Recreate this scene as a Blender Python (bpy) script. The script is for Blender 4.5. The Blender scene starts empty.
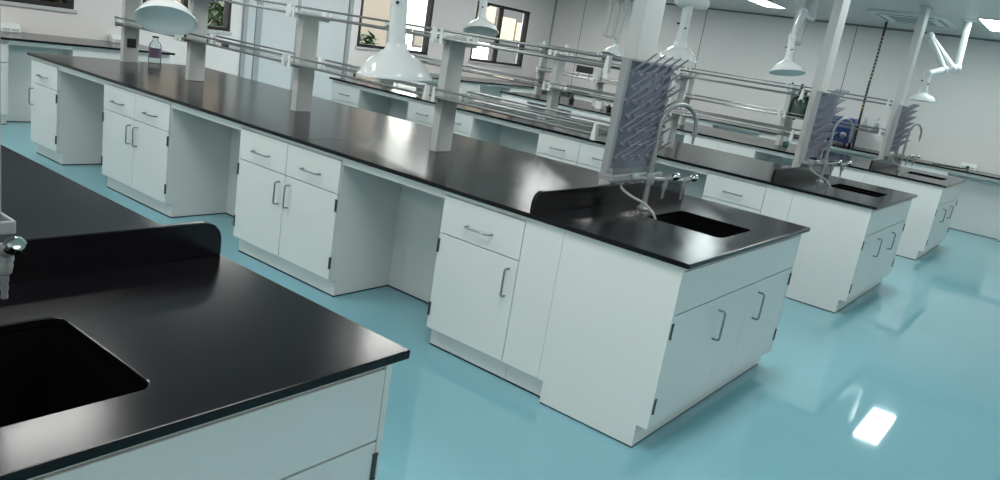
import bpy, bmesh, math, random
from mathutils import Vector, Matrix
random.seed(7)
sc = bpy.context.scene
COL = sc.collection

# ------------------------------------------------------------------ camera
YAW, PITCH, ROLL, FPX = math.radians(35.866), math.radians(-14.339), math.radians(9.390), 768.83
f = Vector((math.cos(PITCH)*math.cos(YAW), math.cos(PITCH)*math.sin(YAW), math.sin(PITCH)))
r0 = f.cross(Vector((0, 0, 1))).normalized(); u0 = r0.cross(f)
R = math.cos(ROLL)*r0 + math.sin(ROLL)*u0
U = -math.sin(ROLL)*r0 + math.cos(ROLL)*u0
CAM = Vector((-2.789, -1.0976, 1.5654))
cd = bpy.data.cameras.new('camera'); cam = bpy.data.objects.new('camera', cd); COL.objects.link(cam)
M = Matrix((R, U, -f)).transposed().to_4x4(); M.translation = CAM
cam.matrix_world = M
cd.sensor_width = 36; cd.sensor_fit = 'HORIZONTAL'; cd.lens = FPX*36/1000
cd.clip_start = .02; cd.clip_end = 200
sc.camera = cam

# ------------------------------------------------------------------ view, sky, sun, lamps
sc.view_settings.view_transform = 'Standard'; sc.view_settings.look = 'None'
sc.view_settings.gamma = 1; sc.view_settings.use_curve_mapping = False
sc.view_settings.exposure = 0.0
w = bpy.data.worlds.new('sky'); sc.world = w; w.use_nodes = True
bgn = w.node_tree.nodes['Background']
bgn.inputs[0].default_value = (.90, .96, 1.0, 1); bgn.inputs[1].default_value = 6.0
sd = bpy.data.lights.new('sun', 'SUN'); sd.energy = 20.0; sd.angle = .02; sd.color = (1, .95, .87)
so = bpy.data.objects.new('sun', sd); COL.objects.link(so)
so.rotation_euler = Vector((.25, .75, -.85)).to_track_quat('-Z', 'Y').to_euler()
LAMP = 25.5          # emission of the LED ceiling panels
LAMPCOL = (1.0, 1.0, .97)
for ax in (-4.5, -1.3, 1.9, 5.1, 8.3):  # lamps out of view, added at guessed spots to light the room
    for ay in (-3.0, .20, 3.16, 6.2):
        if (ax, ay) in ((8.3, .20), (8.3, 3.16)): continue      # these two are in view and built as panels
        ld = bpy.data.lights.new('unseen_ceiling_lamp', 'AREA'); ld.shape = 'RECTANGLE'; ld.size = 1.2; ld.size_y = .3
        ld.energy = LAMP*1.2*.3*math.pi*{-4.5: 1.3, -1.3: 1.1, 1.9: 1.1, 5.1: 1.2, 8.3: 1.3}[ax]*{-3.0: .62}.get(ay, 1.0)*{(8.3, 6.2): .9, (5.1, 6.2): 1.6, (1.9, 6.2): .7}.get((ax, ay), 1.0); ld.color = LAMPCOL  # strengths weighted to balance cabinet faces, walls and worktop reflections
        lo = bpy.data.objects.new('unseen_ceiling_lamp', ld); COL.objects.link(lo); lo.location = (4.75 if (ax, ay) == (5.1, 6.2) else ax, ay, 2.685)  # one lamp is shifted to place a highlight on the central worktop

# ------------------------------------------------------------------ materials
def srgb(r, g, b):
    return tuple((c/255/12.92 if c/255 <= .04045 else ((c/255+.055)/1.055)**2.4) for c in (r, g, b)) + (1,)
def mat(name, rgb, rough=.5, metal=0, noise=0, nscale=40, bump=0, spec=.5, trans=0, alpha=1, emit=0):
    m = bpy.data.materials.new(name); m.use_nodes = True
    nt = m.node_tree; b = nt.nodes['Principled BSDF']
    b.inputs['Base Color'].default_value = srgb(*rgb)
    b.inputs['Roughness'].default_value = rough; b.inputs['Metallic'].default_value = metal
    b.inputs['Specular IOR Level'].default_value = spec
    if trans: b.inputs['Transmission Weight'].default_value = trans; b.inputs['IOR'].default_value = 1.3
    if alpha < 1: b.inputs['Alpha'].default_value = alpha
    if emit:
        b.inputs['Emission Color'].default_value = srgb(*rgb); b.inputs['Emission Strength'].default_value = emit
    if noise or bump:
        tc = nt.nodes.new('ShaderNodeTexCoord'); n = nt.nodes.new('ShaderNodeTexNoise')
        n.inputs['Scale'].default_value = nscale; n.inputs['Detail'].default_value = 4
        nt.links.new(tc.outputs['Object'], n.inputs['Vector'])
        if noise:
            mx = nt.nodes.new('ShaderNodeMix'); mx.data_type = 'RGBA'
            c = srgb(*rgb)
            mx.inputs[6].default_value = tuple(v*(1-noise) for v in c[:3])+(1,)
            mx.inputs[7].default_value = tuple(min(1, v*(1+noise)) for v in c[:3])+(1,)
            nt.links.new(n.outputs['Fac'], mx.inputs[0]); nt.links.new(mx.outputs[2], b.inputs['Base Color'])
        if bump:
            bp = nt.nodes.new('ShaderNodeBump'); bp.inputs['Strength'].default_value = bump; bp.inputs['Distance'].default_value = .002
            nt.links.new(n.outputs['Fac'], bp.inputs['Height']); nt.links.new(bp.outputs['Normal'], b.inputs['Normal'])
    return m
m_floor = mat('cyan_epoxy_floor', (126, 178, 190), .045, noise=.05, nscale=1.3, spec=.6)
m_wall = mat('wall_panel_paint', (236, 232, 230), .45, noise=.015, nscale=6)
m_ceil = mat('ceiling_panel', (222, 220, 218), .35)
m_seam = mat('panel_seam', (128, 130, 132), .6)
m_cab = mat('white_steel', (219, 222, 219), .33, noise=.01, nscale=3)
m_strip = mat('dark_floor_strip', (28, 44, 56), .6)  # thin dark strip at the foot of cabinets and panels
m_top = mat('black_epoxy_resin', (14, 12, 16), .19, noise=.12, nscale=180, bump=.03, spec=.30)
m_sink = mat('black_sink', (7, 7, 10), .6, spec=.08)
m_steel = mat('brushed_steel', (150, 154, 156), .28, metal=1)
m_hinge = mat('dark_hinge', (74, 82, 86), .45, metal=.6)
m_chrome = mat('chrome', (186, 194, 190), .16, metal=1)
m_alu = mat('painted_aluminium', (198, 200, 198), .38)
m_rail = mat('satin_aluminium', (138, 141, 141), .34, metal=.6)
m_dark = mat('dark_rubber', (44, 46, 48), .6)
m_black = mat('black_plastic', (22, 24, 26), .45)
m_white = mat('white_plastic', (236, 240, 238), .30)
m_hood = mat('white_gloss_polypropylene', (226, 230, 230), .16)
m_hoodin = mat('pale_green_inside', (236, 240, 238), .45)
m_peg = mat('grey_violet_peg', (140, 142, 154), .35)
m_board = mat('grey_violet_board', (112, 115, 130), .42)
m_tray = mat('grey_rack_frame', (150, 153, 156), .40)
m_grey = mat('faucet_grey', (150, 154, 154), .35, metal=.25)
m_hose = mat('clear_hose', (188, 194, 192), .25, alpha=.85)
m_frame = mat('dark_window_frame', (38, 34, 34), .45)
m_door = mat('pale_grey_door', (205, 209, 211), .35)
m_jamb = mat('door_jamb_grey', (160, 166, 168), .45)
m_blue = mat('blue_casing', (38, 66, 132), .35)
m_navy = mat('navy_casing', (26, 46, 96), .4)
m_greentank = mat('dark_green_glass', (42, 66, 58), .15)
m_teal = mat('teal_plastic', (40, 110, 104), .4)
m_yellow = mat('yellow_tape', (206, 176, 60), .5)
m_tape = mat('pale_tape', (176, 172, 150), .5)
m_violet = mat('violet_label', (122, 104, 132), .6)
m_skirt = mat('baseboard', (170, 176, 178), .5)
m_lamp = mat('led_panel', (240, 255, 253), .5, emit=LAMP)
m_beige = mat('beige_render', (84, 76, 68), .9, noise=.05, nscale=4)
m_pale = mat('white_render', (244, 240, 232), .9)
m_cream = mat('cream_panel', (128, 114, 92), .8)
m_ext = mat('grey_render', (42, 42, 43), .9)
m_pave = mat('paving', (92, 90, 86), .9, noise=.08, nscale=3)
m_leaf = mat('shrub_leaf', (50, 66, 32), .6, noise=.4, nscale=14)
m_bark = mat('shrub_stem', (92, 74, 56), .8)

def glassmat(name, tint=(1, 1, 1), mixf=.10, rough=.02):
    m = bpy.data.materials.new(name); m.use_nodes = True; nt = m.node_tree
    nt.nodes.remove(nt.nodes['Principled BSDF'])
    o = nt.nodes['Material Output']
    t = nt.nodes.new('ShaderNodeBsdfTransparent'); t.inputs[0].default_value = (*tint, 1)
    g = nt.nodes.new('ShaderNodeBsdfGlossy'); g.inputs['Roughness'].default_value = rough; g.inputs[0].default_value = (.9, .95, .95, 1)
    lw = nt.nodes.new('ShaderNodeLayerWeight'); lw.inputs['Blend'].default_value = mixf
    mx = nt.nodes.new('ShaderNodeMixShader')
    nt.links.new(lw.outputs['Fresnel'], mx.inputs[0]); nt.links.new(t.outputs[0], mx.inputs[1]); nt.links.new(g.outputs[0], mx.inputs[2])
    nt.links.new(mx.outputs[0], o.inputs[0])
    return m
m_glass = glassmat('window_glass', (.92, .95, .95), .12)
m_tint = glassmat('tinted_window_glass', (.30, .31, .30), .15)
m_shelf = glassmat('shelf_glass', (.86, .91, .90), .30, .05)
m_clear = glassmat('clear_glassware', (.84, .88, .88), .12)

# ------------------------------------------------------------------ mesh helpers
def box(bm, x0, x1, y0, y1, z0, z1):
    v = [bm.verts.new(p) for p in ((x0,y0,z0),(x1,y0,z0),(x1,y1,z0),(x0,y1,z0),(x0,y0,z1),(x1,y0,z1),(x1,y1,z1),(x0,y1,z1))]
    for q in ((0,3,2,1),(4,5,6,7),(0,1,5,4),(1,2,6,5),(2,3,7,6),(3,0,4,7)): bm.faces.new([v[i] for i in q])
def prism(bm, pts, axis, a, b):
    """polygon pts (2-D) extruded along an axis from a to b"""
    def P(u, v, t): return {'x': (t, u, v), 'y': (u, t, v), 'z': (u, v, t)}[axis]
    A = [bm.verts.new(P(u, v, a)) for u, v in pts]; B = [bm.verts.new(P(u, v, b)) for u, v in pts]
    n = len(pts)
    bm.faces.new(A); bm.faces.new(B[::-1])
    for i in range(n): bm.faces.new((A[i], B[i], B[(i+1) % n], A[(i+1) % n]))
def tube(bm, pts, rad, seg=10, cap=True):
    pts = [Vector(p) for p in pts]; n = len(pts)
    rads = rad if isinstance(rad, (list, tuple)) else [rad]*n
    t0 = (pts[1]-pts[0]).normalized()
    a = Vector((0, 0, 1)) if abs(t0.z) < .9 else Vector((1, 0, 0))
    nrm = t0.cross(a).normalized(); rings = []
    for i, p in enumerate(pts):
        t = (pts[min(i+1, n-1)]-pts[max(i-1, 0)]).normalized()
        nrm = (nrm - t*nrm.dot(t)).normalized(); b = t.cross(nrm)
        rings.append([bm.verts.new(p + rads[i]*(math.cos(k*2*math.pi/seg)*nrm + math.sin(k*2*math.pi/seg)*b)) for k in range(seg)])
    for i in range(n-1):
        for k in range(seg):
            bm.faces.new((rings[i][k], rings[i][(k+1) % seg], rings[i+1][(k+1) % seg], rings[i+1][k]))
    if cap: bm.faces.new(rings[0][::-1]); bm.faces.new(rings[-1])
def smooth_path(pts, n=6):
    """Catmull-Rom through points"""
    P = [Vector(p) for p in pts]; P = [2*P[0]-P[1]] + P + [2*P[-1]-P[-2]]; out = []
    for i in range(1, len(P)-2):
        for k in range(n):
            t = k/n; a, b, c, d = P[i-1:i+3]
            out.append(.5*((2*b)+(c-a)*t+(2*a-5*b+4*c-d)*t*t+(3*b-a-3*c+d)*t**3))
    out.append(P[-2]); return out
def lathe(bm, prof, seg=32, mtx=Matrix(), close=False):
    rings = []
    for r, z in prof:
        if r < 1e-6: rings.append([bm.verts.new(mtx @ Vector((0, 0, z)))])
        else: rings.append([bm.verts.new(mtx @ Vector((r*math.cos(k*2*math.pi/seg), r*math.sin(k*2*math.pi/seg), z))) for k in range(seg)])
    for i in range(len(rings)-1):
        a, b = rings[i], rings[i+1]
        for k in range(seg):
            if len(a) == 1 and len(b) == 1: break
            if len(a) == 1: bm.faces.new((a[0], b[(k+1) % seg], b[k]))
            elif len(b) == 1: bm.faces.new((a[k], a[(k+1) % seg], b[0]))
            else: bm.faces.new((a[k], a[(k+1) % seg], b[(k+1) % seg], b[k]))
def rrect(x0, x1, y0, y1, r, n=6):
    out = []
    for cx, cy, a0 in ((x1-r, y0+r, -90), (x1-r, y1-r, 0), (x0+r, y1-r, 90), (x0+r, y0+r, 180)):
        for k in range(n+1):
            a = math.radians(a0+90*k/n); out.append((cx+r*math.cos(a), cy+r*math.sin(a)))
    return out

def orient(d):
    return Vector(d).normalized().to_track_quat('Z', 'Y').to_matrix().to_4x4()

def obj(name, build, m, parent=None, origin=(0, 0, 0), bevel=0, smooth=False, label=None):
    """ONE mesh object; build(bm) draws it in coordinates relative to its parent"""
    bm = bmesh.new(); build(bm)
    bmesh.ops.recalc_face_normals(bm, faces=bm.faces)
    me = bpy.data.meshes.new(name); bm.to_mesh(me); bm.free()
    me.materials.append(m)
    if smooth:
        for p in me.polygons: p.use_smooth = True
        try: me.set_sharp_from_angle(angle=math.radians(35))
        except Exception: pass
    o = bpy.data.objects.new(name, me); COL.objects.link(o)
    if parent: o.parent = parent
    else: o.location = origin
    if bevel:
        b = o.modifiers.new('bevel', 'BEVEL'); b.width = bevel; b.segments = 2; b.limit_method = 'ANGLE'; b.angle_limit = math.radians(50)
    if label: o['label'] = label
    return o
def B(*a): return lambda bm: box(bm, *a)
def Bs(*l):
    def g(bm):
        for a in l: box(bm, *a)
    return g
def T(*a, **k): return lambda bm: tube(bm, *a, **k)
def tag(o, label, cat, group=None):
    o['label'] = label; o['category'] = cat
    if group: o['group'] = group
    return o
def thing(name, loc, label, cat, group=None):
    o = bpy.data.objects.new(name, None); COL.objects.link(o); o.location = loc; o.empty_display_size = .1
    return tag(o, label, cat, group)
def struct(name, build, m, **k):
    o = obj(name, build, m, **k)
    if not k.get('parent'): o['kind'] = 'structure'
    return o
def children(o): return [c for c in COL.objects if c.parent == o]
def dup(root, loc, label, group=None):
    r = root.copy(); COL.objects.link(r); r.location = loc; r['label'] = label
    if group: r['group'] = group
    kids = {}
    for c in list(COL.objects): kids.setdefault(c.parent, []).append(c)
    def rec(src, dst):
        for c in kids.get(src, ()):
            n = c.copy(); COL.objects.link(n); n.parent = dst; rec(c, n)
    rec(root, r); return r

# ------------------------------------------------------------------ layout
H, TH, W, LEN = .85, .022, 1.6, 6.05
BX = {'A': 0.0, 'B': 3.22, 'C': 6.47, 'E': -3.146}
WHO = {'A': 'central island bench', 'B': 'second island bench, behind the central one', 'C': 'island bench nearest the right wall',
       'E': 'foreground bench at the lower left'}
XR, YB, XL, YF, CEIL = 10.5, 8.1, -6.0, -5.0, 2.7

# ------------------------------------------------------------------ room shell
struct('floor', B(XL, XR, YF, YB, -.1, 0), m_floor)
struct('ceiling', B(XL-.2, XR+.2, YF-.2, YB+.2, CEIL, CEIL+.12), m_ceil)
struct('wall_right', B(XR, XR+.15, YF-.15, YB+.15, 0, CEIL), m_wall)
struct('wall_left', B(XL-.15, XL, YF-.15, YB+.15, 0, CEIL), m_wall)
struct('wall_front', B(XL, XR, YF-.15, YF, 0, CEIL), m_wall)
WINS = [(-.30, 1.27, 1.15, 2.2), (2.05, 3.22, 1.12, 2.2), (5.41, 6.98, 1.14, 2.2), (8.10, 9.68, 1.14, 2.19)]
DOOR = (3.40, 5.25, 0, 2.15)
def wall_back(bm):
    holes = sorted(WINS+[DOOR]); x = XL
    for (a, b, z0, z1) in holes:
        box(bm, x, a, YB, YB+.15, 0, CEIL)
        if z0 > 0: box(bm, a, b, YB, YB+.15, 0, z0)
        box(bm, a, b, YB, YB+.15, z1, CEIL); x = b
    box(bm, x, XR, YB, YB+.15, 0, CEIL)
struct('wall_back', wall_back, m_wall)
for i, y in enumerate((-.2, 2.33, 4.87, 7.4)):
    struct('trim_%d' % (i+1), B(XR-.004, XR+.002, y-.006, y+.006, .08, CEIL), m_seam)
struct('trim_5', B(XR-.03, XR, YB-.03, YB, 0, CEIL), m_skirt)
struct('trim_6', B(XR-.03, XR, YF, YB-.03, CEIL-.025, CEIL), m_seam)
struct('baseboard_right', B(XR-.015, XR, YF, YB-.03, 0, .08), m_skirt)
for n, (a, b, z0, z1) in enumerate(WINS):
    win = struct('window_%d' % (n+1), lambda bm: [box(bm, a, a+.04, YB-.01, YB+.10, z0, z1), box(bm, b-.04, b, YB-.01, YB+.10, z0, z1),
        box(bm, a+.04, b-.04, YB-.01, YB+.10, z0, z0+.045), box(bm, a+.04, b-.04, YB-.01, YB+.10, z1-.045, z1)], m_frame)
    mid = {0: .45, 1: 2.60, 2: 6.27, 3: 8.86}[n]
    obj('mullion', B(mid-.03, mid+.03, YB+.01, YB+.08, z0+.045, z1-.045), m_alu if n == 2 else m_frame, win)
    gm = m_tint if n in (0, 3) else m_glass
    obj('glass_pane', B(a+.04, mid-.03, YB+.045, YB+.051, z0+.045, z1-.045), m_glass if n == 3 else gm, win)
    obj('glass_pane', B(mid+.03, b-.04, YB+.045, YB+.051, z0+.045, z1-.045), m_glass if n != 0 else gm, win)
    obj('window_sill', B(a-.03, b+.03, YB-.022, YB+.0, z0-.04, z0), m_alu, win, bevel=.003)
dr = struct('door_1', Bs((3.40, 3.465, YB-.03, YB+.12, 0, 2.15), (5.18, 5.25, YB-.03, YB+.12, 0, 2.15), (3.465, 5.18, YB-.03, YB+.12, 2.08, 2.15)), m_jamb, bevel=.004)
obj('door_leaf', B(3.70, 4.265, YB-.0, YB+.05, .01, 2.075), m_door, dr, bevel=.003)
obj('door_leaf', B(4.31, 5.175, YB-.0, YB+.05, .01, 2.075), m_door, dr, bevel=.003)
obj('side_panel', B(3.465, 3.60, YB+.0, YB+.05, .01, 2.075), m_door, dr)
obj('door_stile', B(3.605, 3.695, YB-.012, YB+.05, .01, 2.075), m_jamb, dr)
obj('meeting_stile', B(4.262, 4.312, YB-.012, YB+.05, .01, 2.075), m_jamb, dr)
hd = obj('door_handle', T(smooth_path([(4.40, YB, 1.02), (4.40, YB-.05, 1.02), (4.50, YB-.055, 1.02), (4.53, YB-.055, 1.02)], 5), .010), m_steel, dr, smooth=True)

# ------------------------------------------------------------------ outside the windows
tag(obj('paving', B(-14, 30, 8.3, 40, -.3, -.125), m_pave), 'grey outdoor paving beyond the windows', 'ground')
o = thing('building', (8.0, 14, -.12), 'tan building seen through the window beside the big white hood', 'building')
obj('wall', B(-9, 4.1, 0, 4, 0, 5.0), m_beige, o); obj('roof_edge', B(-9.1, 4.1, -.15, 4, 5.0, 5.2), m_ext, o)
for k in (-4, -2, 0, 1):
    wf = obj('window', B(.5+1.6*k, 1.4+1.6*k, -.04, .02, 2.9, 4.1), m_frame, o); obj('pane', B(.57+1.6*k, 1.33+1.6*k, -.05, -.04, 2.97, 4.03), m_ext, wf)
o = thing('building', (12.15, 14.3, -.12), 'bright white building seen through the right pane of the middle window', 'building')
obj('wall', B(0, 2.4, 0, 5, 0, 5.0), m_pale, o); obj('roof_edge', B(0, 2.4, -.15, 5, 5.0, 5.2), m_beige, o)
wf = obj('window', B(.75, 1.25, -.04, .02, 1.15, 1.6), m_ext, o); obj('pane', B(.79, 1.21, -.05, -.04, 1.19, 1.56), m_beige, wf)
obj('window_awning', B(.05, .45, -.25, .0, 1.55, 1.62), m_ext, o)
obj('plinth', B(0, 2.4, -.06, 0, 0, .85), m_ext, o)
o = thing('building', (14.7, 14, -.12), 'grey building with cream panels seen through the window nearest the corner', 'building')
obj('wall', B(0, 5, 0, 4, 0, 5), m_ext, o)
for (a, b, z0, z1) in ((.20, 1.22, 2.15, 2.70), (1.37, 2.26, 1.75, 2.40), (2.36, 3.05, 1.78, 2.32)):
    obj('window_panel', B(a, b, -.05, .01, z0, z1), m_cream, o)
obj('service_door', B(.05, 1.15, -.04, .01, .95, 1.55), m_pale, o)
obj('plinth', B(0, 5, -.1, 0, 0, .85), m_dark, o)
def shrub(loc, rx, h, label, n=260):
    o = thing('shrub', loc, label, 'plant', 'shrubs outside the windows')
    def leaves(bm):
        for _ in range(n):
            th, rr, z = random.random()*6.283, rx*math.sqrt(random.random()), h*(.15+.85*random.random())
            rr *= math.sin(math.pi*(.15+.8*z/h))**.6
            c = Vector((rr*math.cos(th), rr*math.sin(th), z)); s = .05+.05*random.random()
            m = Matrix.Translation(c) @ Matrix.Rotation(random.random()*6.28, 4, 'Z') @ Matrix.Rotation(random.uniform(-1, 1), 4, 'X')
            v = [bm.verts.new(m @ Vector(q)) for q in ((0, -s*1.6, 0), (s*.6, 0, s*.2), (0, s*1.6, 0), (-s*.6, 0, s*.2))]
            bm.faces.new(v)
    obj('foliage', leaves, m_leaf, o)
    def stems(bm):
        for k in range(5):
            a = k*1.257; tube(bm, [(0, 0, 0), (.3*rx*math.cos(a), .3*rx*math.sin(a), h*.5), (.6*rx*math.cos(a), .6*rx*math.sin(a), h*.8)], [.02, .014, .006], 6)
    obj('stem', stems, m_bark, o)
shrub((1.6, 10.0, -.12), .6, 1.95, 'leafy green shrub outside the leftmost window', 420)
shrub((3.75, 9.4, -.12), .5, 1.6, 'yellow-green shrub outside the window left of the double door', 330)
shrub((7.0, 9.7, -.12), .45, 1.42, 'low green shrub outside the window beside the big white hood', 260)

# ------------------------------------------------------------------ worktops
def worktop_slab(x0, x1, y0, y1, hole=None):
    def g(bm):
        out = [(x0, y0), (x1, y0), (x1, y1), (x0, y1)]
        loops = [out] + ([rrect(*hole)] if hole else [])
        es = []
        for lp in loops:
            vs = [bm.verts.new((x, y, -TH)) for x, y in lp]
            es += [bm.edges.new((vs[i], vs[(i+1) % len(vs)])) for i in range(len(vs))]
        r = bmesh.ops.triangle_fill(bm, use_beauty=True, use_dissolve=False, edges=es)
        fs = [q for q in r['geom'] if isinstance(q, bmesh.types.BMFace)]
        e = bmesh.ops.extrude_face_region(bm, geom=fs)
        bmesh.ops.translate(bm, verts=[v for v in e['geom'] if isinstance(v, bmesh.types.BMVert)], vec=(0, 0, TH))
    return g
def splash_prof(n=6, r=.055, h=.102):
    p = [(0.004, 0)]
    for k in range(n+1):
        a = math.pi - k*math.pi/2/n; p.append((.004+r+r*math.cos(a), h-r+r*math.sin(a)))
    for k in range(n+1):
        a = math.pi/2 - k*math.pi/2/n; p.append((W-.004-r+r*math.cos(a), h-r+r*math.sin(a)))
    p.append((W-.004, 0)); return p
SINK = (.64, 1.06, .135, .535, .035)
def sink_build(bm):
    a = rrect(*SINK); b = rrect(SINK[0]+.012, SINK[1]-.012, SINK[2]+.012, SINK[3]-.012, .03)
    A = [bm.verts.new((x, y, -TH-.001)) for x, y in a]; Bv = [bm.verts.new((x, y, -.26)) for x, y in b]
    o1 = [bm.verts.new((x, y, -.275)) for x, y in rrect(SINK[0]-.01, SINK[1]+.01, SINK[2]-.01, SINK[3]+.01, .04)]
    o2 = [bm.verts.new((x, y, -TH-.001)) for x, y in rrect(SINK[0]-.01, SINK[1]+.01, SINK[2]-.01, SINK[3]+.01, .04)]
    n = len(a)
    for i in range(n):
        j = (i+1) % n
        bm.faces.new((A[i], A[j], Bv[j], Bv[i])); bm.faces.new((o1[i], o1[j], o2[j], o2[i])); bm.faces.new((o2[i], o2[j], A[j], A[i]))
    bm.faces.new(Bv); bm.faces.new(o1[::-1])
wt = thing('worktop', (0, 0, H), 'long black resin worktop with sink on the central island bench', 'worktop', 'island bench worktops')
obj('top', worktop_slab(0, W, 0, LEN, SINK), m_top, wt, bevel=.003)
obj('splash_back', lambda bm: prism(bm, splash_prof(), 'y', .765, .787), m_top, wt, bevel=.003)
sk = obj('sink_basin', sink_build, m_sink, wt)
obj('sink_drain', lambda bm: lathe(bm, [(0, -.2545), (.02, -.2545), (.034, -.2515), (.036, -.2595), (0, -.2595)], 20, Matrix.Translation((.85, .335, 0))), m_steel, sk, smooth=True)
for ys in (2.42, 5.0):
    obj('seam', B(.004, W-.004, ys-.0012, ys+.0012, -.002, .0003), m_sink, wt)
dup(wt, (BX['B'], 0, H), 'black resin worktop with sink on the second island bench, behind the central one')
dup(wt, (BX['C'], 0, H), 'black resin worktop with sink on the island bench nearest the right wall')
dup(wt, (BX['E'], 0, H), 'black worktop with large dark sink on the foreground bench at the lower left')

# ------------------------------------------------------------------ cabinets (front faces -X; local y runs along the bench)
ZT, ZD, ZDR = .110, .612, .800        # toe kick top, door top, drawer top
def pull(parent, c, axis, L=.135, stand=.033, face='-x'):
    """U-shaped steel pull; c = centre on the face"""
    c = Vector(c); n = Vector((-1, 0, 0)) if face == '-x' else Vector((0, -1, 0))
    a = {'z': Vector((0, 0, 1)), 'y': Vector((0, 1, 0))}[axis]
    p = [c-a*L/2, c-a*L/2+n*(stand-.010), c-a*(L/2-.004)+n*(stand-.003), c-a*(L/2-.011)+n*stand, c+a*(L/2-.011)+n*stand, c+a*(L/2-.004)+n*(stand-.003), c+a*L/2+n*(stand-.010), c+a*L/2]
    return obj('handle', T(p, .0052, seg=8), m_steel, parent, smooth=True, label='steel bar handle')
def hinge(parent, c, face='-x'):
    x, y, z = c
    def g(bm):
        tube(bm, [(x, y, z-.03), (x, y, z+.03)], .007, 8)
        tube(bm, [(x, y, z-.034), (x, y, z-.031)], .0085, 8); tube(bm, [(x, y, z+.031), (x, y, z+.034)], .0085, 8)
    return obj('hinge', g, m_hinge, parent, smooth=True)
X0, X1, XF = .023, .043, .545        # door front, carcass front, cabinet back
def cabinet(name, y0, y1, ndoor, label, group):
    o = thing(name, (0, y0, 0), label, 'cabinet', group); L = y1-y0
    obj('body', Bs((X1, XF, 0, L, ZT-.012, H-TH-.0005)), m_cab, o, bevel=.0015)
    obj('top_rail', B(X0+.006, X1, 0, L, ZDR+.004, H-TH-.0005), m_cab, o)
    obj('toe_kick', B(.073, XF, .0, L, .008, ZT-.012), m_cab, o)
    obj('floor_strip', B(.070, XF, 0, L, 0, .008), m_strip, o)
    g = .0025; wd = L/ndoor
    for k in range(ndoor):
        a, b = k*wd+g, (k+1)*wd-g
        d = obj('drawer', B(X0, X1-.001, a, b, ZD+g, ZDR), m_cab, o, bevel=.0015)
        pull(d, (X0, (a+b)/2, .690), 'y', .15)
        d = obj('door', B(X0, X1-.001, a, b, ZT, ZD-g), m_cab, o, bevel=.0015)
        hl = (k == 1) if ndoor == 2 else y0 < 3       # hinge on the far-y side
        hy = b+.0 if hl else a-.0
        pull(d, (X0, (a+.045) if hl else (b-.045), .495), 'z', .135)
        for z in (.548, .212): hinge(d, (X0-.001, hy-.003 if hl else hy+.003, z))
    return o
def knee(y0, y1, label, group):
    o = thing('knee_space_panel', (0, y0, 0), label, 'panel', group); L = y1-y0
    obj('back_panel', B(.508, .526, .001, L-.001, .008, H-TH-.0005), m_cab, o)
    obj('apron', B(.030, .050, .001, L-.001, .782, H-TH-.0005), m_cab, o, bevel=.0015)
    obj('floor_strip', B(.504, .526, .001, L-.001, 0, .008), m_strip, o)
    return o
def sink_cabinet(label):
    o = thing('sink_cabinet', (0, 0, 0), label, 'cabinet', 'sink cabinets at the bench ends')
    ox = X0; xr = W-ox; y0 = .030
    # the finished side panels reach the floor, notched for the toe kick of the end face
    sp = [(y0, ZT), (y0, H-TH-.0005), (.597, H-TH-.0005), (.597, ZT), (.566, ZT), (.566, .008), (y0+.05, .008), (y0+.05, ZT)]
    obj('side_panel', lambda bm: prism(bm, sp, 'x', ox, ox+.018), m_cab, o)
    obj('side_panel', lambda bm: prism(bm, sp, 'x', xr-.018, xr), m_cab, o)
    obj('filler_panel', B(ox, ox+.018, .599, .808, ZT, H-TH-.0005), m_cab, o, bevel=.001)
    obj('toe_kick', Bs((.073, .50, .560, .808, .008, ZT)), m_cab, o)
    obj('end_plinth', B(ox+.02, xr-.02, y0+.052, y0+.07, .008, ZT), m_cab, o)
    obj('bottom_shelf', B(ox+.02, xr-.02, y0+.022, .80, ZT, ZT+.018), m_cab, o)
    obj('back_panel', B(ox+.09, xr-.02, .79, .806, .008, .55), m_cab, o)
    obj('floor_strip', Bs((ox+.003, ox+.018, y0+.053, .564, 0, .008), (ox+.018, xr-.002, y0+.055, y0+.07, 0, .008), (.070, .50, .566, .808, 0, .008), (xr-.018, xr-.003, y0+.053, .564, 0, .008)), m_strip, o)
    a, b = ox+.019, xr-.019; g = .0025; yd = y0+.001
    obj('top_rail', B(a, b, yd+.006, yd+.024, .803, H-TH-.0005), m_cab, o)
    obj('apron_panel', B(a, b, yd, yd+.020, .618, .800), m_cab, o, bevel=.0015)
    m1, m2 = .66, .94
    obj('centre_panel', B(m1+g, m2-g, yd, yd+.020, ZT, .612), m_cab, o, bevel=.0015)
    for (p, q, hx, px) in ((a, m1, a, .545), (m2, b, b, 1.065)):
        d = obj('door', B(p, q, yd, yd+.020, ZT, .612), m_cab, o, bevel=.0015)
        pull(d, (px, yd, .478), 'z', .14, face='-y')
        for z in (.548, .212): hinge(d, (hx, yd-.001, z), '-y')
    return o
S = sink_cabinet('white sink cabinet with two end doors on the central island bench')
LAY = [('single', .81, 1.308), ('knee', 1.308, 2.076), ('double', 2.076, 3.016), ('knee', 3.016, 3.835), ('double', 3.835, 4.758), ('knee', 4.758, 5.53), ('single', 5.53, 6.02)]
DESC = ['{} base cabinet next to the sink cabinet of the {}', '{} knee space nearest the sink, {}', '{} base cabinet second from the sink of the {}',
        '{} middle knee space, {}', '{} base cabinet third from the sink of the {}', '{} knee space farthest from the sink, {}', '{} base cabinet at the window end of the {}']
KIND = {'single': 'white one-door', 'double': 'white two-door', 'knee': 'white panel in the'}
SHORT = {'A': 'central island bench', 'B': 'second island bench', 'C': 'island bench nearest the wall'}
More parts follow.
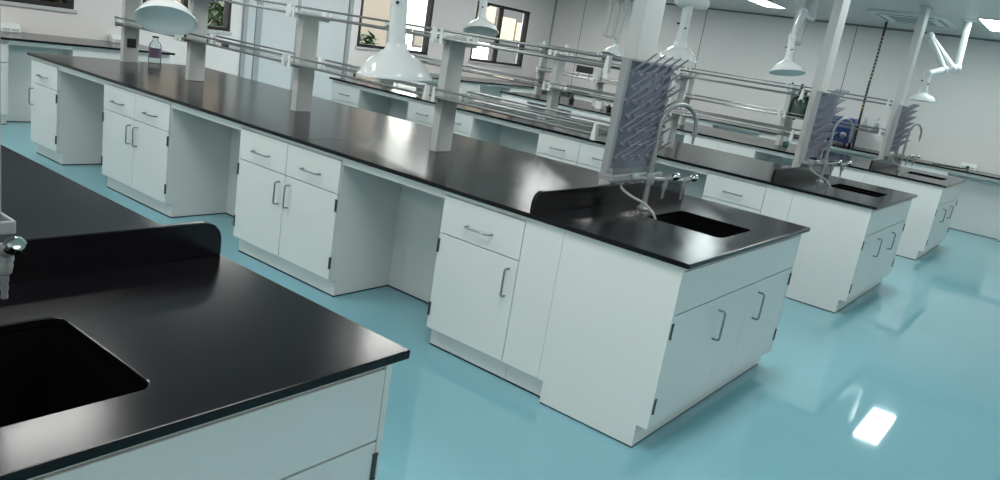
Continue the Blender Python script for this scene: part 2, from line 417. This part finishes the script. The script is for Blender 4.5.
for i, (k, a, b) in enumerate(LAY):
    lab = {q: DESC[i].format(KIND[k], SHORT[q]) for q in SHORT}
    if k == 'knee': src = knee(a, b, lab['A'], 'knee space panels of the island benches')
    else: src = cabinet('base_cabinet', a, b, 1 if k == 'single' else 2, lab['A'], 'island bench base cabinets')
    for q in 'BC': dup(src, (BX[q], a, 0), lab[q])
dup(S, (BX['B'], 0, 0), 'white sink cabinet with two end doors on the second island bench')
dup(S, (BX['C'], 0, 0), 'white sink cabinet with two end doors on the island bench nearest the wall')
dup(S, (BX['E'], 0, 0), 'white sink cabinet under the foreground bench, cut off by the lower edge')
# foreground bench: a plain cabinet run carries the rest of its worktop
o = thing('bench_support', (BX['E'], .83, 0), 'white cabinet run carrying the rest of the foreground worktop', 'cabinet')
obj('body', B(.06, 1.54, 0, 5.1, .098, H-TH-.0005), m_cab, o); obj('toe_kick', B(.10, 1.50, .0, 5.06, .008, .098), m_cab, o)
obj('floor_strip', B(.098, 1.502, .0, 5.062, 0, .008), m_strip, o)

# ------------------------------------------------------------------ wall benches
def wall_bench_unit(kind, along, a, b, front, depth, label, group, ndoor=2):
    """kind cabinet / knee; along 'x' (faces -y, front at y=front) or 'y' (faces -x, front at x=front)"""
    nm = 'base_cabinet' if kind == 'cab' else 'knee_space_panel'
    o = thing(nm, (a, front, 0) if along == 'x' else (front, b, 0), label, 'cabinet' if kind == 'cab' else 'panel', group)
    if along == 'y': o.rotation_euler.z = -math.pi/2    # local x -> world -y ; local y -> world x
    L = b-a
    if kind == 'cab':
        obj('body', B(0, L, .022, depth, .098, H-TH-.0005), m_cab, o); obj('toe_kick', B(0, L, .052, depth, .008, .098), m_cab, o)
        obj('top_rail', B(0, L, .006, .022, .804, H-TH-.0005), m_cab, o)
        obj('floor_strip', B(0, L, .05, depth, 0, .008), m_strip, o)
        wd = L/ndoor
        for k in range(ndoor):
            p, q = k*wd+.0025, (k+1)*wd-.0025
            d = obj('drawer', B(p, q, 0, .021, ZD+.003, ZDR), m_cab, o)
            pull(d, ((p+q)/2, 0, .69), 'z', .05, face='-y') if False else obj('handle', T([((p+q)/2-.07, 0, .69), ((p+q)/2-.07, -.03, .69), ((p+q)/2+.07, -.03, .69), ((p+q)/2+.07, 0, .69)], .005, seg=8), m_steel, d)
            d = obj('door', B(p, q, 0, .021, ZT, ZD-.003), m_cab, o)
            pull(d, (q-.045 if k == 0 else p+.045, 0, .495), 'z', .135, face='-y')
    else:
        obj('back_panel', B(.001, L-.001, .20, .218, .008, H-TH-.0005), m_cab, o)
        obj('apron', B(.001, L-.001, .004, .024, .785, H-TH-.0005), m_cab, o); obj('floor_strip', B(.001, L-.001, .196, .218, 0, .008), m_strip, o)
    return o
def wall_top(x0, x1, y0, y1, label):
    o = thing('worktop', (x0, y0, H), label, 'worktop', 'wall bench worktops')
    obj('top', B(0, x1-x0, 0, y1-y0, -TH, 0), m_top, o, bevel=.003)
    return o
# left of the door, under the windows
wall_top(-3.2, 2.0, 7.25, YB-.025, 'black worktop under the windows left of the double door')
FU = 'units of the bench left of the double door'
wall_bench_unit('cab', 'x', -.60, .32, 7.28, .74, 'white base cabinet beside the wide knee space of the bench left of the door', FU)
wall_bench_unit('knee', 'x', .32, .91, 7.28, .74, 'white back panel of the knee space under the leftmost window', FU)
wall_bench_unit('cab', 'x', .91, 1.96, 7.28, .74, 'white base cabinet nearest the double door, under the left bench', FU)
wall_bench_unit('cab', 'x', -1.5, -.60, 7.28, .74, 'white base cabinet farthest from the double door, under the left bench', FU)
wall_bench_unit('cab', 'x', -3.15, -1.5, 7.28, .74, 'long white base cabinet at the far left end of the window bench', FU)
# right of the door
wall_top(5.28, XR-.03, 7.25, YB-.025, 'black worktop along the window wall right of the double door')
GU = 'units of the window bench right of the double door'
for k, a, b, lab in (('cab', 5.3, 6.2, 'white base cabinet beside the double door, under the right window bench'), ('knee', 6.2, 6.7, 'white back panel of the knee space nearest the double door, right window bench'),
                     ('cab', 6.7, 7.52, 'white base cabinet in the middle of the right window bench'), ('knee', 7.52, 8.35, 'white back panel of the wide knee space under the corner window'),
                     ('cab', 8.35, 9.25, 'white base cabinet nearest the room corner on the window bench')):
    wall_bench_unit(k, 'x', a, b, 7.28, .74, lab, GU)
# along the right wall
wall_top(9.72, XR-.025, -1.6, 7.23, 'long black worktop along the right wall')
DU = 'units of the bench along the right wall'
for k, a, b, lab in (('cab', -1.55, -.39, 'white base cabinet at the near end of the right wall bench'), ('knee', -.39, .42, 'grey-white panel of the open knee space at the near end of the right wall'),
                     ('cab', .42, 1.4, 'white base cabinet beside the open knee space of the right wall bench'), ('knee', 1.4, 2.2, 'white panel of the knee space below the blue machine, right wall bench'),
                     ('cab', 2.2, 3.2, 'white base cabinet just past the blue machine, right wall bench'), ('knee', 3.2, 4.0, 'white panel of the middle knee space, right wall bench'),
                     ('cab', 4.0, 5.0, 'white base cabinet past the middle knee space, right wall bench'), ('knee', 5.0, 5.8, 'white panel of the knee space nearest the corner, right wall bench'),
                     ('cab', 5.8, 6.8, 'white base cabinet nearest the corner, right wall bench')):
    wall_bench_unit(k, 'y', a, b, 9.75, .72, lab, DU)

# ------------------------------------------------------------------ service columns
def column(label):
    o = thing('service_column', (.70, .79, H), label, 'column', 'floor to ceiling service columns')
    obj('post', B(0, .205, 0, .072, 0, CEIL-H-.001), m_alu, o, bevel=.004)
    obj('base_plate', Bs((-.015, 0, -.001, .087, 0, .008), (.205, .22, -.001, .087, 0, .008), (0, .205, .072, .087, 0, .008)), m_rail, o)
    obj('ceiling_plate', B(-.02, .225, -.02, .092, CEIL-H-.012, CEIL-H-.001), m_alu, o)
    return o
c0 = column('wide white service column behind the splash of the central island bench')
dup(c0, (BX['B']+.70, .79, H), 'white service column rising from the second island bench')
dup(c0, (BX['C']+.70, .79, H), 'white service column rising from the island bench nearest the wall')

# ------------------------------------------------------------------ reagent racks
PY = [2.07, 3.45, 4.85, 5.93]
def rack(label, loc):
    o = thing('reagent_rack', loc, label, 'shelf rack', 'reagent racks on the island benches')
    for y in PY:
        ps = obj('post', Bs((.735, .875, y-.028, y+.028, .0005, .70)), m_alu, o, bevel=.003)
        for z in (.335, .675): obj('cross_arm', Bs((.640, .734, y-.012, y+.012, z-.030, z-.009), (.876, .960, y-.012, y+.012, z-.030, z-.009)), m_alu, ps)
        if y == 5.93: obj('socket_outlet', Bs((.765, .845, y-.036, y-.028, .13, .21)), m_dark, ps)
    bays = [(.875, 2.07)] + [(PY[i], PY[i+1]) for i in range(3)]
    for i, (a, b) in enumerate(bays):
        for z in (.335, .675):
            a2, b2 = a+.020, b-.020
            s = obj('shelf', B(.662, .938, a2, b2, z-.004, z+.004), m_shelf, o)
            for x in (.65, .95):
                obj('rail', T([(x, a2+.004, z), (x, b2-.004, z)], .009, seg=10), m_rail, s, smooth=True)
                obj('guard_rail', T([(x, a2+.012, z+.046), (x, b2-.012, z+.046)], .0075, seg=10), m_rail, s, smooth=True)
                for e in (a2, b2):
                    sg = 1 if e == a2 else -1
                    obj('end_bracket', lambda bm: prism(bm, [(e, z-.030), (e+sg*.030, z-.030), (e+sg*.020, z+.056), (e+sg*.006, z+.056)], 'x', x-.014, x+.014), m_white, s)
    return o
ra = rack('glass-shelved aluminium rack on the central island bench', (0, 0, H))
dup(ra, (BX['B'], 0, H), 'glass-shelved aluminium rack on the second island bench')
rc = dup(ra, (BX['C'], 0, H+.045), 'glass-shelved aluminium rack on the island bench nearest the wall')
for c in children(rc):       # its feet reach down to the worktop
    if c.name.startswith('post'):
        c.data = c.data.copy()
        for v in c.data.vertices:
            if v.co.z < .05: v.co.z -= .045

# ------------------------------------------------------------------ drying racks
def peg_rack(label, loc):
    o = thing('drying_rack', loc, label, 'drying rack', 'glassware drying racks above the sinks')
    x0, x1, y, z0, z1 = .525, 1.03, .748, .175, .735       # heights above the worktop
    obj('board', B(x0+.03, x1-.03, y, y+.016, z0+.02, z1-.01), m_board, o)
    def fr(bm):
        box(bm, x0, x0+.03, y-.022, y+.018, z0, z1); box(bm, x1-.03, x1, y-.022, y+.018, z0, z1)
        box(bm, x0+.03, x1-.03, y-.022, y+.018, z1-.012, z1)
    obj('frame', fr, m_tray, o, bevel=.003)
    obj('mounting_bracket', Bs((.72, .885, y+.018, y+.037, .30, .36), (.72, .885, y+.018, y+.037, .58, .64)), m_tray, o)
    def tr(bm):
        box(bm, x0-.012, x1+.012, y-.062, y+.018, z0-.030, z0-.018)
        box(bm, x0-.012, x1+.012, y-.070, y-.062, z0-.030, z0+.0)
        box(bm, x0-.012, x0-.004, y-.062, y+.018, z0-.018, z0); box(bm, x1+.004, x1+.012, y-.062, y+.018, z0-.018, z0)
        prism(bm, rrect(x0+.06, x0+.15, y-.055, y+.0, .02), 'z', z0-.05, z0-.030)
    obj('drip_tray', tr, m_tray, o, bevel=.003)
    n = 0
    for r in range(7):
        zz = z0+.070+r*.070; k = 5 if r % 2 == 0 else 4
        for i in range(k):
            px = x0+.075 + (i + (0 if k == 5 else .5))*(x1-x0-.15)/4
            a = Vector((px, y, zz)); d = Vector((0, -.74, .67)); e = a + d*.165
            def pg(bm):
                tube(bm, [a, a+d*.012], .013, 8)
                tube(bm, [a+d*.008, a+d*.1, e-d*.006, e], [.0062, .0055, .005, .003], 8)
            obj('peg', pg, m_peg, o, smooth=True)
    tr_x = .63
    hs = smooth_path([(tr_x, y-.06, z0-.025), (tr_x, y-.06, .11), (.66, .64, .075), (.705, .575, .045), (.725, .52, -.01), (.73, .505, -.09)], 6)
    obj('drain_hose', T(hs, .0065, seg=8), m_hose, o, smooth=True)
    return o
pr = peg_rack('grey-violet peg drying rack on the column of the central island bench', (0, 0, H))
dup(pr, (BX['B'], 0, H), 'grey-violet peg drying rack on the column of the second island bench')
dup(pr, (BX['C'], 0, H), 'grey-violet peg drying rack on the column nearest the right wall')
dup(pr, (BX['E']-.010, 0, H), 'peg drying rack of the foreground bench, only its edge in view')
dup(c0, (BX['E']+.70, .79, H), 'service column of the foreground bench, beyond the left edge')

# ------------------------------------------------------------------ lab faucets
def faucet(label, loc):
    o = thing('lab_faucet', loc, label, 'faucet', 'lab faucets beside the bench sinks')
    obj('base', lambda bm: lathe(bm, [(0, 0), (.034, 0), (.034, .008), (.026, .014), (.020, .022), (0, .022)], 20), m_grey, o, smooth=True)
    d = Vector((.928, -.37, 0))
    obj('stem', lambda bm: (tube(bm, [(0, 0, .02), (0, 0, .135)], .014, 14), tube(bm, [(0, 0, .185), (0, 0, .26)], .013, 14), tube(bm, [(0, 0, .26), (0, 0, .275)], .016, 14)), m_grey, o, smooth=True)
    obj('valve_body', lambda bm: lathe(bm, [(0, .13), (.022, .13), (.026, .145), (.026, .175), (.022, .19), (0, .19)], 18), m_grey, o, smooth=True)
    pts = [Vector((0, 0, .27)), Vector((0, 0, .35)), Vector((0, 0, .43))]
    for k in range(1, 13):
        a = math.pi*k/12*1.03; pts.append(Vector((0, 0, .43)) + d*(.122*(1-math.cos(a))) + Vector((0, 0, .122*math.sin(a))))
    gn = obj('gooseneck', T(pts, .0115, seg=12), m_grey, o, smooth=True)
    e = pts[-1]; obj('spout_nozzle', lambda bm: (tube(bm, [e, e-Vector((0, 0, .022))], [.015, .014], 12), tube(bm, [e-Vector((0, 0, .022)), e-Vector((0, 0, .06))], [.008, .006], 10)), m_grey, gn, smooth=True)
    obj('cross_arm', T([d*-.075+Vector((0, 0, .16)), d*.255+Vector((0, 0, .16))], .0125, seg=12), m_grey, o, smooth=True)
    lk = obj('lever_knob', lambda bm: lathe(bm, [(0, 0), (.016, 0), (.024, .015), (.024, .045), (.018, .055), (0, .058)], 16, Matrix.Translation(d*-.07+Vector((0, 0, .16))) @ orient(-d)), m_grey, o, smooth=True)
    kd = Vector((.45, -.62, .38)).normalized()
    for t in (.112, .245):
        c = d*t+Vector((0, 0, .16))
        s = obj('side_tap', lambda bm: (tube(bm, [c-Vector((0, 0, .02)), c+Vector((0, 0, .012))], .017, 14), tube(bm, [c, c+kd*.045], [.016, .014], 12),
                 lathe(bm, [(0, 0), (.013, 0), (.016, -.012), (.013, -.028), (.008, -.032), (.0085, -.045), (.0065, -.049), (.008, -.062), (.006, -.066), (.007, -.08), (.004, -.084), (0, -.084)], 14, Matrix.Translation(c-Vector((0, 0, .018))))), m_grey, o, smooth=True)
        obj('knob', lambda bm: lathe(bm, [(0, .034), (.013, .034), (.018, .042), (.0195, .056), (.018, .068), (.012, .075), (0, .077)], 18, Matrix.Translation(c) @ orient(kd)), m_chrome, s, smooth=True, label='round chrome knob')
    return o
fa = faucet('grey gooseneck faucet with two side taps on the central island bench', (.805, .632, H))
dup(fa, (BX['B']+.805, .632, H), 'grey gooseneck faucet with two side taps on the second island bench')
dup(fa, (BX['C']+.805, .632, H), 'grey gooseneck faucet with two side taps nearest the right wall')
fe = dup(fa, (BX['E']+.726, .620, H+.0), 'faucet of the foreground bench with a chrome knob at the picture edge')
ta = iter((.112, .245))
for t_ in children(fe):
    if t_.name.startswith('gooseneck'): t_.rotation_euler.z = math.radians(125)     # this spout is swung aside
    if t_.name.startswith('side_tap'):                     # its taps are turned further towards the aisle
        c_ = Vector((.928, -.37, 0))*next(ta); an = math.radians(-36)
        t_.rotation_euler.z = an; t_.location = c_ - Matrix.Rotation(an, 3, 'Z') @ c_

# ------------------------------------------------------------------ fume extraction arms
def arm(label, rim, dia, axis, pts, tube_r, extra=None, dome=.36):
    """rim = centre of the hood's opening; axis = direction from the opening up the stem; pts = path of the arm up to the ceiling"""
    o = thing('fume_extraction_arm', (pts[-1][0], pts[-1][1], CEIL), label, 'fume hood', 'white fume extraction arms')
    org = Vector((pts[-1][0], pts[-1][1], CEIL))
    ax = Vector(axis).normalized(); Mx = Matrix.Translation(Vector(rim)-org) @ orient(ax); r = dia/2; h = dia*dome
    prof = [(r, 0), (r*1.012, .02*h), (r*1.0, .09*h), (r*.935, .14*h), (r*.90, .26*h), (r*.82, .45*h), (r*.68, .64*h), (r*.50, .80*h), (r*.36, .90*h), (tube_r*1.35, h), (tube_r*1.22, h+.03)]
    hood = obj('hood', lambda bm: lathe(bm, prof, 40, Mx), m_hood, o, smooth=True)
    inn = [(r, 0), (r*.965, .004), (r*.90, .10*h), (r*.87, .25*h), (r*.78, .44*h), (r*.63, .63*h), (r*.44, .80*h), (tube_r, .95*h), (0, .95*h)]
    obj('hood_lining', lambda bm: lathe(bm, inn, 40, Mx), m_hoodin, hood, smooth=True)
    top = Vector(rim)-org+ax*(h+.03)
    P = [top]+[Vector(p)-org for p in pts]
    # stem from the hood to the first joint, then arm sections with joints
    obj('stem', T([P[0]-ax*.01, P[1]], tube_r, seg=20), m_hood, o, smooth=True)
    for i in range(1, len(P)-1):
        obj('arm_section' if i < len(P)-2 else 'ceiling_pipe', T([P[i], P[i+1]], tube_r*.92, seg=20), m_hood, o, smooth=True)
        j = obj('joint', lambda bm: (bmesh.ops.create_uvsphere(bm, u_segments=18, v_segments=10, radius=tube_r*1.25, matrix=Matrix.Translation(P[i]))), m_hood, o, smooth=True)
    obj('ceiling_flange', lambda bm: lathe(bm, [(0, 0), (tube_r*2.2, 0), (tube_r*2.2, -.012), (tube_r*1.1, -.03), (0, -.03)], 24, Matrix.Translation(P[-1])), m_white, o, smooth=True)
    # little black clamp screws round the stem
    side = ax.cross(Vector((0, 0, 1)) if abs(ax.z) < .9 else R).normalized(); fw = ax.cross(side)
    mid = P[0]+(P[1]-P[0])*.35
    for q in (side, -side, fw if fw.dot(CAM-Vector(rim)) > 0 else -fw):
        c = mid + q*tube_r + (ax*.035 if q not in (side, -side) else ax*0)
        obj('clamp_screw', T([c-q*.004, c+q*.014, c+q*.022], [.006, .009, .008], seg=10), m_black, o, smooth=True)
    if extra: extra(o, org)
    return o
arm('tilted white fume hood seen from below, over the window end of the central bench', (-.044, 3.818, 1.345), .38, (.245, .435, .87),
    [(.06, 4.0, 1.72), (.45, 4.15, 2.25), (.8, 3.6, 2.35), (.8, 3.6, CEIL)], .042)
arm('large white bell-shaped fume hood hanging over the middle of the central bench', (.033, 1.759, 1.302), .385, (-.040, .056, 1),
    [(.007, 1.797, 2.02), (.5, 2.2, 2.45), (.8, 1.9, 2.45), (.8, 1.9, CEIL)], .043, dome=.37)
arm('white fume hood with green underside in front of the window nearest the corner', (3.673, 4.259, 1.622), .375, (.18, .24, .95),
    [(3.73, 4.34, 2.0), (3.9, 4.7, 2.4), (4.02, 4.3, 2.45), (4.02, 4.3, CEIL)], .042)
def box5(o, org):
    obj('swivel_housing', lambda bm: tube(bm, [Vector((3.76, 2.15, 2.17))-org, Vector((3.79, 2.13, 2.17))-org, Vector((3.97, 1.99, 2.17))-org, Vector((4.00, 1.97, 2.17))-org], [.045, .06, .06, .045], 20), m_hood, o, smooth=True)
arm('white fume hood standing out just above the pegs of the central drying rack', (3.859, 2.077, 1.655), .355, (0, 0, 1),
    [(3.859, 2.077, 2.16), (4.02, 2.3, 2.5), (4.02, 2.3, CEIL)], .046, box5, dome=.36)
def frame_at(cx, cy, z0, z1, w_):
    def g(o, org):
        c = Vector((cx, cy, 0))-Vector((org.x, org.y, 0)); zz = org.z
        def fr(bm):
            for s in (-1, 1): box(bm, c.x+s*w_/2-.012, c.x+s*w_/2+.012, c.y-.03, c.y+.03, z0-zz, z1-zz)
            box(bm, c.x-w_/2+.012, c.x+w_/2-.012, c.y-.03, c.y+.03, z0-zz, z0-zz+.03)
            box(bm, c.x-w_/2-.03, c.x+w_/2+.03, c.y-.06, c.y+.06, z1-zz, z1-zz+.05)
        obj('hanger_bracket', fr, m_alu, o, bevel=.003)
    return g
arm('white fume hood with black clamp screws above the green glass bottle', (6.115, 1.808, 1.729), .385, (.12, .18, .97),
    [(6.15, 1.85, 2.12), (6.45, 1.9, 2.42), (6.95, 1.95, 2.42), (6.95, 1.95, CEIL)], .040, frame_at(6.9, 2.06, 2.09, 2.62, .28))
arm('white folding fume arm by the right wall, beside the ceiling air unit', (7.795, .693, 1.674), .345, (.02, .03, 1),
    [(7.80, .70, 2.00), (8.0, .58, 2.08), (7.942, .825, 2.443), (8.06, .50, 2.11), (8.10, .465, 2.125), (8.15, .50, CEIL)], .042, dome=.30)
arm('small bright white fume hood far off, over the bench nearest the right wall', (7.547, 4.893, 1.60), .33, (.35, -.05, .93),
    [(7.62, 4.88, 1.88), (7.6, 4.8, 2.25), (7.35, 4.7, 2.45), (7.35, 4.7, CEIL)], .034, frame_at(7.45, 4.95, 1.86, 2.4, .24), dome=.5)

# ------------------------------------------------------------------ ceiling fittings
for x, y, lab in ((8.42, .20, 'bright LED ceiling panel at the right edge'), (8.42, 3.16, 'bright LED ceiling panel at the top edge, above the right wall bench')):
    o = thing('ceiling_light', (x, y, CEIL), lab, 'ceiling light', 'LED ceiling panels')
    obj('frame', Bs((-.62, -.6, -.17, .17, -.02, 0), (.6, .62, -.17, .17, -.02, 0), (-.6, .6, -.17, -.15, -.02, 0), (-.6, .6, .15, .17, -.02, 0)), m_white, o)
    obj('diffuser', B(-.6, .6, -.15, .15, -.014, -.004), m_lamp, o)
o = thing('air_conditioner', (8.62, 1.20, CEIL), 'square ceiling cassette air unit with rounded corners near the right wall', 'air conditioner')
obj('panel', lambda bm: prism(bm, rrect(-.55, .55, -.46, .46, .10), 'z', -.035, 0), m_white, o, bevel=.01)
obj('intake_grille', lambda bm: prism(bm, rrect(-.30, .30, -.24, .24, .03), 'z', -.042, -.035), m_jamb, o)
for s in (-1, 1):
    obj('air_slot', B(-.40, .40, s*.37-.022, s*.37+.022, -.038, -.034), m_jamb, o); obj('air_slot', B(s*.46-.022, s*.46+.022, -.32, .32, -.038, -.034), m_dark if s < 0 else m_jamb, o)
# striped hanging cable
o = thing('hanging_cable', (9.36, 1.67, CEIL), 'black cable wrapped in striped tape hanging from the ceiling by the right wall', 'cable')
zs = [0, -.3, -.6, -.9, -1.2, -1.5, -1.82]
pth = smooth_path([(.0, 0, zs[0]), (.0, .0, zs[1]), (-.005, .0, zs[2]), (-.012, .004, zs[3]), (-.008, .004, zs[4]), (0, 0, zs[5]), (.25, .05, zs[6])], 5)
obj('cord', T(pth, .016, seg=10), m_black, o, smooth=True)
for k in range(26):
    t = pth[int(4+k*22/26)] if False else pth[4]; zc = -.22-k*.05
    xx = 0 if zc > -.45 else (-.008 if zc > -1.35 else 0)
    obj('tape_band', T([(xx, .002, zc), (xx, .002, zc-.018)], .0195, seg=10), m_yellow if k > 17 else m_tape, o)

# ------------------------------------------------------------------ things on the benches
def bottle(loc, r, h, label, cat, mbody, cap=None, band=None, neck=.45, group=None, name='bottle'):
    o = thing(name, loc, label, cat, group)
    obj('body', lambda bm: lathe(bm, [(0, .0), (r*.92, 0), (r, .01*1), (r, h*.62), (r*.85, h*.74), (r*neck, h*.84), (r*neck, h*.95), (0, h*.95)], 24), mbody, o, smooth=True)
    if cap: obj('cap', lambda bm: lathe(bm, [(0, h*.945), (r*neck*1.15, h*.945), (r*neck*1.15, h), (0, h)], 20), cap, o, smooth=True)
    if band: obj('paper_label', lambda bm: lathe(bm, [(r*1.01, h*.22), (r*1.015, h*.25), (r*1.015, h*.52), (r*1.01, h*.55)], 24), band, o, smooth=True)
    return o
bottle((1.06, 5.96, H), .055, .25, 'clear bottle with violet label and black cap at the window end of the central bench', 'bottle', m_clear, m_black, m_violet)
# sockets on the wall benches
def socket(loc, rz, label):
    o = thing('socket_box', loc, label, 'socket', 'white bench socket boxes'); o.rotation_euler.z = rz
    obj('housing', lambda bm: prism(bm, [(-.05, 0), (.05, 0), (.05, .085), (.0, .085), (-.045, .04)], 'x', -.10, .10), m_white, o, bevel=.004)
    obj('socket_face', Bs((-.075, -.01, -.052, -.047, .012, .034), (.01, .075, -.052, -.047, .012, .034)), m_alu, o)
    return o
socket((.60, 8.02, H), 0, 'white socket box on the left window bench under the leftmost window')
socket((1.75, 8.02, H), 0, 'white socket box on the left window bench beside the double door')
sk = socket((10.40, .27, H), -math.pi/2, 'white socket box on the right wall bench with a black plug in it')
o = thing('plug_cord', (10.32, .27, H), 'black plug with cord on the right wall bench', 'cord')
obj('plug', B(-.012, .02, -.02, .02, .004, .045), m_black, o, bevel=.004)
obj('cord', T(smooth_path([(-.01, 0, .02), (-.10, .05, .006), (-.25, .22, .006), (-.40, .40, .006)], 6), .006, seg=8), m_black, o, smooth=True)
# green glass bottle on the wall-side rack
SH_C = H+.045+.335+.004
bottle((BX['C']+.83, 1.925, SH_C), .115, .33, 'big dark green glass bottle on the rack nearest the right wall', 'bottle', m_greentank, m_steel, None, .35)
o = thing('lab_stand', (BX['C']+1.05, 2.10, H), 'stand with two tall black rods behind the rack post, beside the green glass bottle', 'stand')
obj('base', B(-.07, .07, -.06, .06, 0, .05), m_teal, o, bevel=.006)
obj('pillar', B(-.045, .045, -.055, .055, .05, .36), m_cab, o, bevel=.006)
for s in (-1, 1): obj('rod', T([(.0, s*.05, .34), (.0, s*.062, .40), (0, s*.062, .66), (0, s*.062, .74), (0, s*.062, .80)], [.028, .03, .026, .020, .012], seg=8), m_black, o, smooth=True)
# blue machine
o = thing('blue_lab_machine', (10.12, 2.10, H), 'blue cased lab machine with dark lid on the right wall bench', 'machine')
obj('casing', lambda bm: prism(bm, rrect(-.21, .21, -.23, .23, .05), 'z', .05, .23), m_navy, o, bevel=.008)
obj('lid', lambda bm: prism(bm, rrect(-.22, .22, -.24, .24, .06), 'z', .235, .43), m_blue, o, bevel=.02)
obj('foot', Bs(*[(sx*.16-.02, sx*.16+.02, sy*.17-.02, sy*.17+.02, 0, .05) for sx in (-1, 1) for sy in (-1, 1)]), m_dark, o)
obj('dial', lambda bm: lathe(bm, [(0, 0), (.05, 0), (.05, .012), (.03, .02), (0, .02)], 20, Matrix.Translation((-.21, -.13, .16)) @ orient((-1, 0, 0))), m_steel, o, smooth=True)
# glassware beside it
for k, (x, y, r, h) in enumerate(((BX['C']+.78, 1.12, .045, .15), (BX['C']+.84, 1.00, .05, .17), (BX['C']+.72, .97, .04, .12))):
    o = thing('glass_flask', (x, y, SH_C), ('clear flask farthest from the column on the rack nearest the wall', 'largest clear flask beside the wall-side column', 'smallest clear flask beside the wall-side column')[k], 'flask', 'flasks on the wall-side rack')
    obj('body', lambda bm: lathe(bm, [(0, 0), (r*.95, 0), (r, .008), (r*.9, h*.25), (r*.36, h*.68), (r*.33, h*.95), (r*.42, h)], 20), m_clear, o, smooth=True)
    obj('stopper', lambda bm: lathe(bm, [(0, h*.9), (r*.28, h*.9), (r*.40, h*1.12), (0, h*1.12)], 16), m_white, o, smooth=True)
# black display, boxes and bottles on the far part of the wall-side bench
o = thing('black_display', (BX['C']+.76, 5.12, SH_C), 'small black display on two legs on the rack nearest the right wall', 'display')
obj('screen', B(-.02, .02, -.14, .14, .07, .17), m_black, o, bevel=.006)
for s in (-1, 1): obj('leg', T([(0, s*.09, .075), (-.01, s*.10, .0)], .008, seg=8), m_dark, o)
bottle((BX['C']+.72, 4.72, SH_C), .05, .17, 'short white bottle beside the small black display', 'bottle', m_white, m_white)
bottle((BX['C']+.75, 5.92, SH_C+.34), .03, .10, 'white capped bottle on the top shelf, nearer the window of two', 'bottle', m_white, m_white, None, .6)
bottle((BX['C']+.75, 5.50, SH_C+.34), .03, .10, 'white capped bottle on the top shelf, farther from the window of two', 'bottle', m_white, m_white, None, .6)
tag(obj('paper_box', lambda bm: box(bm, -.05, .05, -.05, .05, 0, .10), m_white, origin=(BX['C']+.60, 4.66, H), bevel=.004), 'small white box on the worktop nearest the right wall', 'box')
for (y, lab) in ((5.40, 'small black stopper pot nearest the window'), (5.15, 'small black stopper pot second from the window'), (4.50, 'small black stopper pot beside the white paper box')):
    o = thing('stopper_pot', (BX['C']+.60, y, H), lab+', wall-side bench', 'pot', 'black pots on the wall-side bench')
    obj('body', lambda bm: lathe(bm, [(0, 0), (.035, 0), (.042, .05), (.034, .06), (0, .06)], 16), m_black, o, smooth=True)
    obj('lid', lambda bm: lathe(bm, [(0, .06), (.02, .06), (.016, .085), (0, .088)], 14), m_dark, o, smooth=True)
